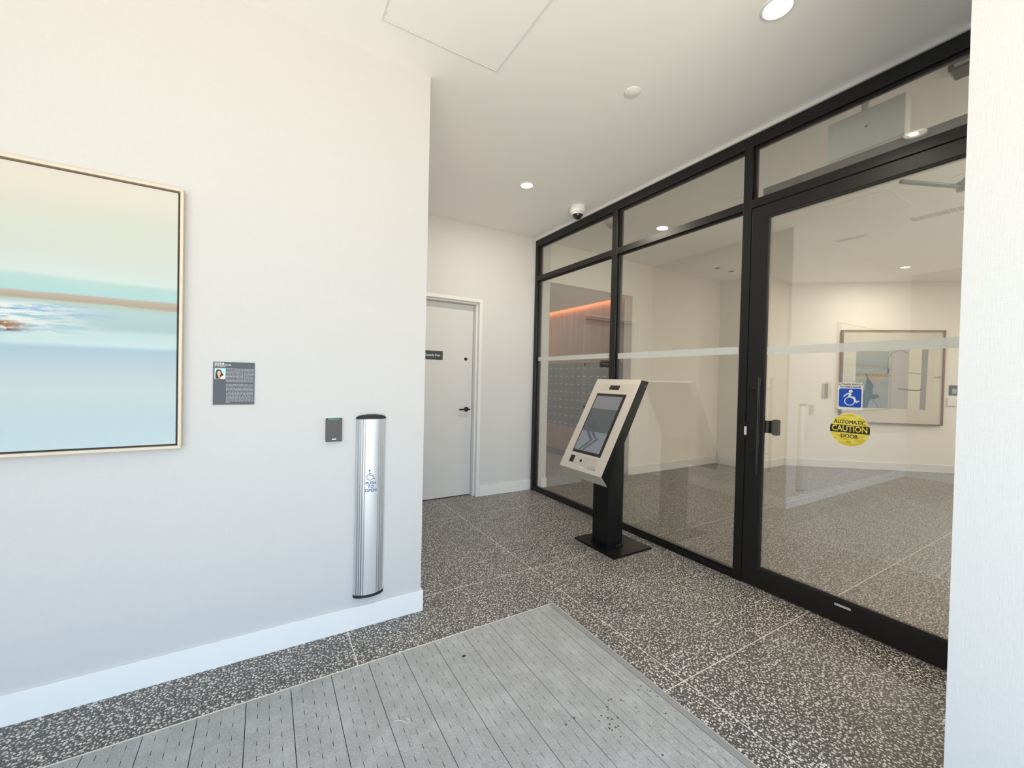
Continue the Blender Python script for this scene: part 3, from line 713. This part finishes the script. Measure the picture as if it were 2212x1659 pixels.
# ---------------------------------------------------------------- intercom kiosk
kk = thing('intercom_kiosk', (2.34, 2.343, 0), 'black pedestal entry intercom kiosk with tilted stainless touchscreen head', 'intercom kiosk')
obj('base_plate', MB().box((2.150, 2.122, 0.0), (2.545, 2.560, 0.016), 0.002), 'kblack', kk)
obj('post', MB().box((2.215, 2.262, 0.026), (2.374, 2.425, 0.82), 0.003), 'kblack', kk)
obj('post_foot', MB().box((2.209, 2.256, 0.016), (2.380, 2.431, 0.0262), 0.002), 'kblack', kk)
cm = MB()
for i in range(5):
    cm.tube((2.30 + i * 0.012, 2.25, 0.0165), (2.30 + i * 0.012 + random.uniform(-.004, .004), 2.244, 0.034), 0.0045, 10)
obj('cable_glands', cm, 'rubber', kk, smooth=True)
YN, YF = 2.11, 2.575
vx, vz = 0.483, 0.876
def side(pts, y0, y1): 
    return MB(FR((0, y0, 0), (1, 0, 0), (0, 0, 1))).prism(pts, 0, -(y1 - y0))
body = [(2.3705, 1.2895), (2.450, 1.277), (2.0525, 0.5375), (1.9965, 0.611)]
hd = obj('head', side(body, YN, YF), 'kblack', kk)
def q2(x, z, dx, dz): return (x + dx, z + dz)
# stainless front sheet 2.5 mm, folded at top and bottom
sheet = [(2.370, 1.2915), (2.4505, 1.2790), (2.4500, 1.2772), (2.3710, 1.2895), (1.9965, 0.6115), (2.0525, 0.5378), (2.0515, 0.5355), (1.9937, 0.6100)]
obj('face_panel', side(sheet, YN - 0.0012, YF + 0.0012), 'steel', hd)
FK = FR((1.9937, YF, 0.6100), (0, -1, 0), (vx, 0, vz))       # x: left to right, y: up the face, z: out
def kb(name, a, b_, z0, z1, mat, par=hd, bev=0.0): return obj(name, MB(FK).box((a[0], a[1], z0), (b_[0], b_[1], z1), bev), mat, par)
m, n, b = new_mat('kiosk_glass'); nz = noise(n, pos_of(n), 10, 2)
n.links.new(mixc(n, nz, (0.010, 0.010, 0.011), (0.013, 0.013, 0.014)), b.inputs['Base Color']); b.inputs['Roughness'].default_value = 0.05; M_['kglass'] = m
def screenmat(nm, c):
    m, n, b = new_mat(nm); nz = noise(n, pos_of(n), 10, 2)
    n.links.new(mixc(n, nz, tuple(x * .96 for x in c), c), b.inputs['Base Color']); b.inputs['Roughness'].default_value = 0.08
    b.inputs['Emission Color'].default_value = (*c, 1); b.inputs['Emission Strength'].default_value = 0.35
    M_[nm] = m
screenmat('screen_top', srgb(104, 105, 108)); screenmat('screen_mid', srgb(70, 73, 76)); screenmat('screen_low', srgb(104, 108, 114)); screenmat('screen_dark', srgb(70, 75, 84)); screenmat('screen_text', srgb(88, 91, 95))
scr = kb('touchscreen', (0.075, 0.133), (0.385, 0.647), 0.0, 0.0022, 'kglass', hd)
kb('display_field', (0.085, 0.513), (0.361, 0.624), 0.0022, 0.0026, 'screen_top'); kb('display_field', (0.085, 0.318), (0.361, 0.513), 0.0022, 0.0026, 'screen_mid'); kb('display_field', (0.085, 0.155), (0.361, 0.318), 0.0022, 0.0026, 'screen_low')
ch = MB(FK).prism([(0.087, 0.455), (0.100, 0.440), (0.262, 0.275), (0.300, 0.265), (0.215, 0.185), (0.190, 0.158), (0.168, 0.158), (0.235, 0.225), (0.268, 0.262), (0.236, 0.273), (0.087, 0.415)], 0.0026, 0.0028)
obj('screen_chevron', ch, 'screen_dark', hd)  # flat dark chevron bands laid over the screen fields
ch = MB(FK).prism([(0.087, 0.400), (0.222, 0.268), (0.245, 0.258), (0.150, 0.158), (0.130, 0.158), (0.214, 0.250), (0.190, 0.262), (0.087, 0.365)], 0.0026, 0.0028)
obj('screen_chevron', ch, 'screen_dark', hd)
for q_ in ((0.132, 0.205, 0.460, 1, 0.01, 0.006), (0.12, 0.165, 0.425, 3, 0.018, 0.003), (0.285, 0.352, 0.306, 1, 0.01, 0.004)):
    dt = MB(FK); para(dt, *q_, z=(0.0026, 0.0028)); obj('display_text', dt, 'screen_text', hd)
kb('camera_window', (0.180, 0.685), (0.284, 0.7225), 0.0, 0.001, 'kglass')
kb('fob_reader', (0.084, 0.050), (0.131, 0.105), 0.0, 0.0012, 'kglass')
obj('call_button', MB(FK).disc(0.208, 0.077, 0.0115, 0, 0.001, 28), 'kblack', hd, smooth=True)
obj('chrome_button', MB(FK @ Matrix.Translation((0.228, 0.021, 0))).lathe([(0.0085, 0), (0.0085, 0.002), (0.006, 0.0045), (0, 0.0055)], 24), 'chrome', hd, smooth=True)
gm = MB(FK)
for i in range(10):
    y = 0.110 - i * 0.0078
    if i in (3, 4, 5): gm.box((0.145, y, 0.0001), (0.190, y + 0.0012, 0.0004)); gm.box((0.226, y, 0.0001), (0.372, y + 0.0012, 0.0004))
    else: gm.box((0.145, y, 0.0001), (0.372, y + 0.0012, 0.0004))
M_['grille_line'] = plain('grille_shadow_line', (0.26, 0.24, 0.21), 0.6)
obj('speaker_slots', gm, 'grille_line', hd)
gm = MB(FK)
for i in range(8):
    y = 0.675 + i * 0.0085
    gm.box((0.075, y, 0.0001), (0.170, y + 0.0008, 0.0004)); gm.box((0.294, y, 0.0001), (0.430, y + 0.0008, 0.0004))
M_['grille_fine'] = plain('grille_fine_line', (0.50, 0.46, 0.40), 0.5)
mo_ = obj('microphone_slots', gm, 'grille_fine', hd); mo_['kind'] = 'stuff'
lg = kb('logo_plate', (0.307, 0.031), (0.384, 0.0465), 0.0, 0.0012, 'kblack')
obj('logo_field', MB(FK).box((0.309, 0.033, 0.0012), (0.325, 0.0445, 0.0014)).box((0.327, 0.033, 0.0012), (0.382, 0.0445, 0.0014)), 'strike', hd)
text('Mircom', 0.0125, FK @ Matrix.Translation((0.3555, 0.0385, 0.0018)), 'lettering', 'black_print', hd, depth=0.0004)
text('M', 0.011, FK @ Matrix.Translation((0.317, 0.0388, 0.0018)), 'lettering', 'black_print', hd, depth=0.0004)
obj('rating_label', MB(FR((2.402, YN - 0.0004, 1.238), (0.876, 0, -0.483), (0.483, 0, 0.876))).box((0.004, 0, 0), (0.020, 0.024, 0.0003)), 'reader', hd, label='small dark printed label')

# ---------------------------------------------------------------- ceiling fittings, vestibule
def downlight(x, y, z, r, label, group=None, core=True, power=5, col=(1, .9, .76), name='downlight', spread=180):
    t = thing(name, (x, y, z), label, 'ceiling light', group)
    Fz = FR((x, y, z), (1, 0, 0), (0, -1, 0))       # local z points down
    obj('trim_ring', MB(Fz).lathe([(r, 0), (r, 0.002), (r * 0.97, 0.0045), (r * 0.86, 0.005), (r * 0.83, 0.002), (r * .83, 0)], 40), 'white_plastic', t, smooth=True)
    obj('reflector', MB(Fz).disc(0, 0, r * 0.83, 0.0003, 0.0022, 36), 'lamp', t)
    if core: obj('lamp_core', MB(Fz).disc(0, -r * 0.12, r * 0.34, 0.0022, 0.003, 24), 'lamp_core', t)
    ld = bpy.data.lights.new('lamp_light', 'AREA'); ld.shape = 'DISK'; ld.size = r * 1.6; ld.energy = power; ld.color = col; ld.spread = math.radians(spread)
    lo = bpy.data.objects.new('lamp_light', ld); COL.objects.link(lo); lo.parent = t; lo.location = (0, 0, -0.012)
    return t
GV = None
downlight(1.857, 0.964, H, 0.066, 'round recessed downlight at the top edge, nearest on the entry ceiling', power=8, spread=125)
downlight(1.843, 2.914, H, 0.060, 'small round recessed downlight on the entry ceiling left of the camera dome', power=13)
def sprinkler(x, y, z, r, label, group=None):
    Fz = FR((x, y, z), (1, 0, 0), (0, -1, 0)); t = thing('sprinkler_cover', (x, y, z), label, 'sprinkler', group)
    obj('cover_plate', MB(Fz).lathe([(r * .93, 0.0), (r * .93, 0.003), (r * .85, 0.005), (0, 0.005)], 36), 'ceiling', t, smooth=True)
    obj('rim', MB(Fz).ring(0, 0, r * .95, r, 0, 0.004), 'white_plastic', t, smooth=True); return t
sprinkler(1.733, 1.662, H, 0.044, 'flat round white sprinkler cover in the middle of the entry ceiling')
sprinkler(3.536, 2.108, H, 0.044, 'faint round sprinkler cover on the lobby ceiling behind the middle transom glass')
sprinkler(4.55, 0.93, H, 0.10, 'wide pale round cover on the lobby ceiling above the operator arm')
sprinkler(3.545, 4.62, PZ, 0.045, 'small round sprinkler cover on the low mail corridor ceiling')
# access panel
ap = thing('ceiling_access_panel', (0.727, 1.64, H), 'large square flush access panel in the entry ceiling, cut by the top edge', 'access panel')
ax0, ax1, ay0, ay1 = 0.428, 1.023, 1.34, 1.935
for a in ((ax0, ay0, ax1, ay0 + .006), (ax0, ay1 - .006, ax1, ay1), (ax0, ay0 + .0061, ax0 + .006, ay1 - .0061), (ax1 - .006, ay0 + .0061, ax1, ay1 - .0061)):
    obj('panel_bead', MB().box((a[0], a[1], H - 0.0035), (a[2], a[3], H - 0.0001), 0.0008), 'trim', ap)
obj('panel_door', MB().box((ax0 + .009, ay0 + .009, H - 0.0022), (ax1 - .009, ay1 - .009, H - 0.0001), 0.0006), 'ceiling', ap)
obj('hinge', MB().box((ax0 + .0005, 1.875, H - 0.005), (ax0 + .010, 1.895, H - 0.002)), 'trim', ap)
# camera dome
cd = thing('dome_camera', (2.47, 3.01, H), 'white dome security camera with a dark lens globe on the ceiling above the screen', 'security camera')
Fz = FR((2.47, 3.01, H), (1, 0, 0), (0, -1, 0))
obj('housing', MB(Fz).lathe([(0.070, 0), (0.072, 0.004), (0.072, 0.050), (0.069, 0.060), (0.056, 0.066), (0.052, 0.068), (0, 0.068)], 44), 'white_plastic', cd, smooth=True)
obj('bezel_ring', MB(Fz).lathe([(0.058, 0.066), (0.057, 0.075), (0.050, 0.078), (0.047, 0.074), (0.047, 0.066)], 44), 'white_plastic', cd, smooth=True)
obj('lens_globe', MB(Fz).lathe([(0.0465, 0.070)] + [(0.0465 * math.cos(t), 0.073 + 0.045 * math.sin(t)) for t in [math.radians(a) for a in range(10, 90, 10)]] + [(0, 0.118)], 40), 'dome', cd, smooth=True)

# ---------------------------------------------------------------- lobby ceiling fittings
GL = 'added unseen downlights in the lobby ceiling'
downlight(7.329, 2.068, H, 0.060, 'small bright downlight deep in the lobby ceiling, seen through the door glass', power=16)
for x, y in ((4.6, -0.6), (7.0, -0.6), (5.6, 0.5), (9.0, -0.2), (3.9, 0.0)):  # unseen lamps, added to light the lobby
    downlight(x, y, H, 0.060, 'added unseen downlight brightening the lobby, hidden past the near right wall', GL, power=24)
vt = thing('linear_air_diffuser', (5.45, 2.0, H), 'short white framed air diffuser with a dark slot in the lobby ceiling', 'air vent')
obj('frame', MB().box((5.405, 1.86, H - 0.004), (5.425, 2.14, H - .0001)).box((5.475, 1.86, H - 0.004), (5.495, 2.14, H - .0001)).box((5.425, 1.86, H - .004), (5.475, 1.875, H - .0001)).box((5.425, 2.125, H - .004), (5.475, 2.14, H - .0001)), 'trim', vt)
obj('slot', MB().box((5.425, 1.875, H - 0.0015), (5.475, 2.125, H - .0001)), 'grey_plate', vt)
for x_ in (5.44, 5.455): obj('blade', MB().box((x_, 1.876, H - 0.003), (x_ + 0.004, 2.124, H - .0012)), 'trim', vt)
gr = thing('slotted_ceiling_grille', (5.31, 1.0, H), 'long slotted return grille in the lobby ceiling near the operator arm', 'air vent')
m_ = plain('grille_grey', (0.56, 0.545, 0.50), 0.8); M_['grille_grey'] = m_
for k in range(15):
    y = 1.465 - k * 0.052
    obj('grille_cell', MB().box((5.255, y - 0.046, H - 0.0015), (5.375, y, H - .0001)), 'grille_grey', gr)
for lb, x, y in (('small dark oval ceiling opening in the lobby, left of a pair', 5.406, 3.507), ('small dark oval ceiling opening in the lobby, right of a pair', 5.719, 3.495)):
    Fz = FR((x, y, H), (1, 0, 0), (0, -1, 0)); t = thing('recessed_spotlight', (x, y, H), lb, 'ceiling light')
    obj('trim_ring', MB(Fz).lathe([(0.045, 0), (0.044, 0.004), (0.036, 0.003), (0.036, 0)], 30), 'white_plastic', t, smooth=True)
    obj('dark_aperture', MB(Fz).disc(0, 0, 0.036, 0.0002, 0.0018, 28), 'rubber', t)
# exit sign box hanging behind the transom over the door
es = thing('exit_sign_box', (2.83, 0.97, H), 'white sign box with a green dot hanging in the lobby behind the transom glass', 'sign box')
obj('housing', MB().box((2.805, 0.812, 2.585), (2.885, 1.155, 2.80), 0.003), 'white_plastic', es)
obj('canopy', MB().box((2.795, 0.90, H - 0.012), (2.855, 1.07, H - .0002), 0.002), 'white_plastic', es)
obj('stem', MB().box((2.815, 0.97, 2.80), (2.835, 1.0, H - 0.012)), 'white_plastic', es)
obj('green_dot', MB(glassF(2.805, 0.972, 2.705)).disc(0, 0, 0.007, 0, 0.0012, 20), 'green', es)
ms = thing('motion_sensor', (2.96, 0.62, H), 'dark glossy sensor housing on the lobby ceiling at the upper right corner', 'sensor')
obj('housing', MB().box((2.90, 0.50, H - 0.035), (3.02, 0.685, H - .0002), 0.008), 'dome', ms)
obj('lens_strip', MB().box((2.893, 0.51, H - 0.026), (2.901, 0.66, H - 0.012)), 'alu', ms)

# ---------------------------------------------------------------- angled lobby wall: framed artwork and plates
S0, S1, AZ0, AZ1 = 0.765, 2.165, 0.712, 2.150
ar = thing('abstract_artwork', ((A4 + D4 * 1.46).x, (A4 + D4 * 1.46).y, AZ0), 'large square abstract artwork in a brown wood frame behind the door glass', 'painting')
FA = lobF(0, 0)
for a in ((S0, AZ0, S1, AZ0 + .018), (S0, AZ1 - .018, S1, AZ1), (S0, AZ0 + .0182, S0 + .018, AZ1 - .0182), (S1 - .018, AZ0 + .0182, S1, AZ1 - .0182)):
    obj('frame_rail', MB(FA).box((a[0], a[1], 0.001), (a[2], a[3], 0.055), 0.002), 'brown_frame', ar)
M_['art_cream'] = plain('art_cream', srgb(204, 197, 184), 0.6, vary=0.06, scale=3)
M_['art_grey'] = plain('art_grey', srgb(140, 141, 138), 0.6, vary=0.08, scale=6)
M_['art_mauve'] = plain('art_mauve', srgb(166, 160, 157), 0.6, vary=0.05, scale=5)
M_['art_sand'] = plain('art_sand', srgb(158, 138, 112), 0.6, vary=0.16, scale=16)
M_['art_teal'] = plain('art_teal', srgb(44, 62, 72), 0.6, vary=0.12, scale=12)
M_['art_ivory'] = plain('art_ivory', srgb(208, 204, 186), 0.6, vary=0.04, scale=4)
M_['art_line'] = plain('art_line', srgb(96, 94, 92), 0.6, vary=0.1, scale=12)
obj('board', MB(FA).box((S0 + .0182, AZ0 + .0182, 0.004), (S1 - .0182, AZ1 - .0182, 0.030)), 'art_cream', ar)
def sU(x): return (x - 7.08) / 0.774
def art(name, pts, mat, lay): return obj(name, MB(FA).prism(pts, 0.030 + 0.0004 * lay, 0.0304 + 0.0004 * lay), mat, ar)
art('painted_field', [(0.975, 0.95), (1.43, 0.95), (1.43, 1.83), (0.975, 1.83)], 'art_grey', 0)
art('painted_field', [(1.43, 0.95), (1.70, 0.95), (1.70, 1.86), (1.43, 1.86)], 'art_mauve', 0)
art('painted_field', [(1.70, 0.95), (1.86, 0.95), (1.87, 1.86), (1.70, 1.86)], 'art_ivory', 0)
art('painted_field', [(1.862, 0.95), (1.94, 0.94), (1.955, 1.86), (1.872, 1.86)], 'art_grey', 0)
art('painted_field', [(1.957, 0.98), (2.00, 1.0), (2.01, 1.62), (1.957, 1.62)], 'art_cream', 1)
art('painted_field', [(2.02, 0.90), (2.14, 0.80), (2.14, 1.86), (2.03, 1.86)], 'art_ivory', 0)
art('painted_patch', [(0.98, 1.44), (1.10, 1.47), (1.20, 1.50), (1.36, 1.50), (1.42, 1.47), (1.41, 1.40), (1.33, 1.36), (1.26, 1.30), (1.18, 1.34), (1.10, 1.38), (0.98, 1.37)], 'art_sand', 1)
art('painted_figure', [(1.105, 1.50), (1.14, 1.44), (1.19, 1.36), (1.23, 1.30), (1.215, 1.22), (1.225, 1.15), (1.28, 1.17), (1.32, 1.12), (1.25, 1.09), (1.19, 1.08), (1.165, 1.04), (1.155, 0.95), (1.04, 0.95), (1.06, 1.10), (1.11, 1.24), (1.13, 1.40)], 'art_teal', 2)
def artline(pts, w, mat, lay): 
    mb = MB(FA); mb.stroke(pts, w, 0.030 + .0004 * lay, 0.0304 + .0004 * lay, False); return obj('painted_line', mb, mat, ar)
artline([(1.425, 1.50), (1.408, 1.54), (1.405, 1.62), (1.42, 1.72), (1.46, 1.79), (1.53, 1.83), (1.60, 1.84), (1.66, 1.81), (1.69, 1.79)], 0.009, 'art_line', 3)
artline([(1.425, 1.56), (1.42, 1.48)], 0.022, 'art_teal', 3)
artline([(1.22, 1.07), (1.27, 1.02), (1.30, 0.955)], 0.008, 'art_teal', 3)
artline([(1.56, 1.26), (1.70, 1.24), (1.84, 1.235), (1.90, 1.27)], 0.018, 'art_line', 3)
artline([(2.05, 1.86), (2.03, 1.50), (2.04, 1.15), (2.08, 0.95), (2.14, 0.80)], 0.010, 'art_ivory', 4)
artline([(1.70, 1.50), (1.86, 1.49)], 0.02, 'art_mauve', 2); artline([(2.03, 1.44), (2.14, 1.44)], 0.03, 'art_mauve', 2)
tp = thing('beige_cover_plate', ((A4 + D4 * 0.58).x, (A4 + D4 * 0.58).y, 1.07), 'tall beige cover plate on the angled lobby wall left of the artwork', 'cover plate')
obj('plate', MB(lobF(0.52, 1.075)).box((0, 0, 0.0005), (0.088, 0.235, 0.006), 0.001), 'grey_plate', tp)
pp = thing('dark_wall_plaque', ((A4 + D4 * 2.34).x, (A4 + D4 * 2.34).y, 1.17), 'small dark plaque on the lobby wall at the edge of the near right wall', 'plaque')
pb_ = obj('plate', MB(lobF(2.265, 1.175)).box((0, 0, 0.0005), (0.15, 0.15, 0.005)), 'plaque', pp)
obj('printed_photo', MB(lobF(2.265, 1.175)).box((0.04, 0.03, 0.005), (0.10, 0.10, 0.0055)), 'grey_print', pp)
sw_ = thing('thermostat', ((A4 + D4 * 2.33).x, (A4 + D4 * 2.33).y, 1.0), 'small white thermostat under the dark lobby plaque', 'thermostat')
obj('housing', MB(lobF(2.24, 1.015)).box((0, 0, 0.0005), (0.11, 0.12, 0.025), 0.003), 'white_plastic', sw_)

# ---------------------------------------------------------------- mail corridor: mailboxes in a wood wall
XM = 4.245; k_ = 0.9876
def zz_(z): return 1.28 + (z - 1.28) * k_
MZ0, MZ1 = zz_(0.507), zz_(1.552)
yu = [4.151 * k_, 5.045 * k_, 5.939 * k_]
wd = struct('trim_2', loc=(XM, 5.0, 0))
def wbx(name, y0, y1, z0, z1, x=XM): obj(name, MB().box((x, y0, z0), (4.50, y1, z1), 0.0015), 'wood', wd)
edges = [4.112, 4.52, yu[1], 5.38, 5.80, 6.4, 7.39]
for a, c in zip(edges, edges[1:]):
    wbx('wood_panel', a + 0.0015, c - 0.0015, MZ1 + 0.003, PZ + 0.05)
edges2 = [4.112, yu[1], 5.9, 7.39]
for a, c in zip(edges2, edges2[1:]): wbx('wood_panel', a + 0.0015, c - 0.0015, zz_(0.095), MZ0 - 0.004)
obj('plinth', MB().box((XM + 0.05, 4.112, 0), (4.50, 7.39, zz_(0.095) - 0.002)), 'gap', wd)
wbx('wood_panel', yu[2] + 0.002, 7.39, MZ0, MZ1)
def F_m(y, z): return glassF(XM, y, z)
proto = None
for ui in range(2):
    y0, y1 = (max(yu[ui], 4.113), yu[ui + 1])
    t = thing('mailbox_bank', (XM, (y0 + y1) / 2, MZ0),
              ('graphite bank of locker mailboxes nearest the lobby, partly behind the kiosk', 'graphite bank of locker mailboxes deeper in the corridor, left in view')[ui], 'mailbox bank')
    obj('cabinet', MB().box((XM + 0.012, y0 + 0.0012, MZ0), (4.495, y1 - 0.0012, MZ1), 0.001), 'mail_frame', t)
    cw = (y1 - y0) / 6; ch_ = (MZ1 - MZ0) / 8
    for c in range(6):
        for r in range(8):
            cy = y1 - c * cw; cz = MZ1 - (r + 1) * ch_
            if proto is None:
                proto = obj('mailbox_door', MB(F_m(cy, cz)).box((0.0012, 0.0012, -0.011), (cw - 0.0012, ch_ - 0.0012, 0.0), 0.0008), 'mail', t, origin=(XM, cy, cz))
                pl = obj('number_label', MB(F_m(cy, cz)).box((cw * .32, ch_ * .34, 0.0), (cw * .47, ch_ * .40, 0.0006)).box((cw * .50, ch_ * .34, 0.0), (cw * .70, ch_ * .40, 0.0006)), 'paper', proto)
            else:
                d = proto.copy(); COL.objects.link(d); d.parent = t; d.location = V((XM, cy, cz)) - wloc(t)
                l = pl.copy(); COL.objects.link(l); l.parent = d; l.location = pl.location
cs = thing('cove_light_strip', (4.222, 5.7, PZ + 0.1), 'hidden warm strip light washing the top of the wood wall', 'strip light')
obj('strip', MB().box((4.1955, 4.15, PZ + 0.085), (4.200, 7.3, PZ + 0.105)), 'cove', cs)
ld = bpy.data.lights.new('cove_light', 'AREA'); ld.shape = 'RECTANGLE'; ld.size = 0.02; ld.size_y = 3.1; ld.energy = 4.5; ld.color = (1.0, 0.45, 0.20)
lo = bpy.data.objects.new('cove_light', ld); COL.objects.link(lo); lo.parent = cs
lo.location = V((4.205, 5.73, PZ + 0.012)) - wloc(cs); lo.rotation_euler = (0, math.radians(-20), 0)
for x, y in ((3.5, 6.3),):  # unseen lamp added to brighten the corridor and its ceiling
    downlight(x, y, PZ, 0.05, 'added unseen downlight brightening the mail corridor, hidden by the portal', power=10, col=(1, .84, .70))
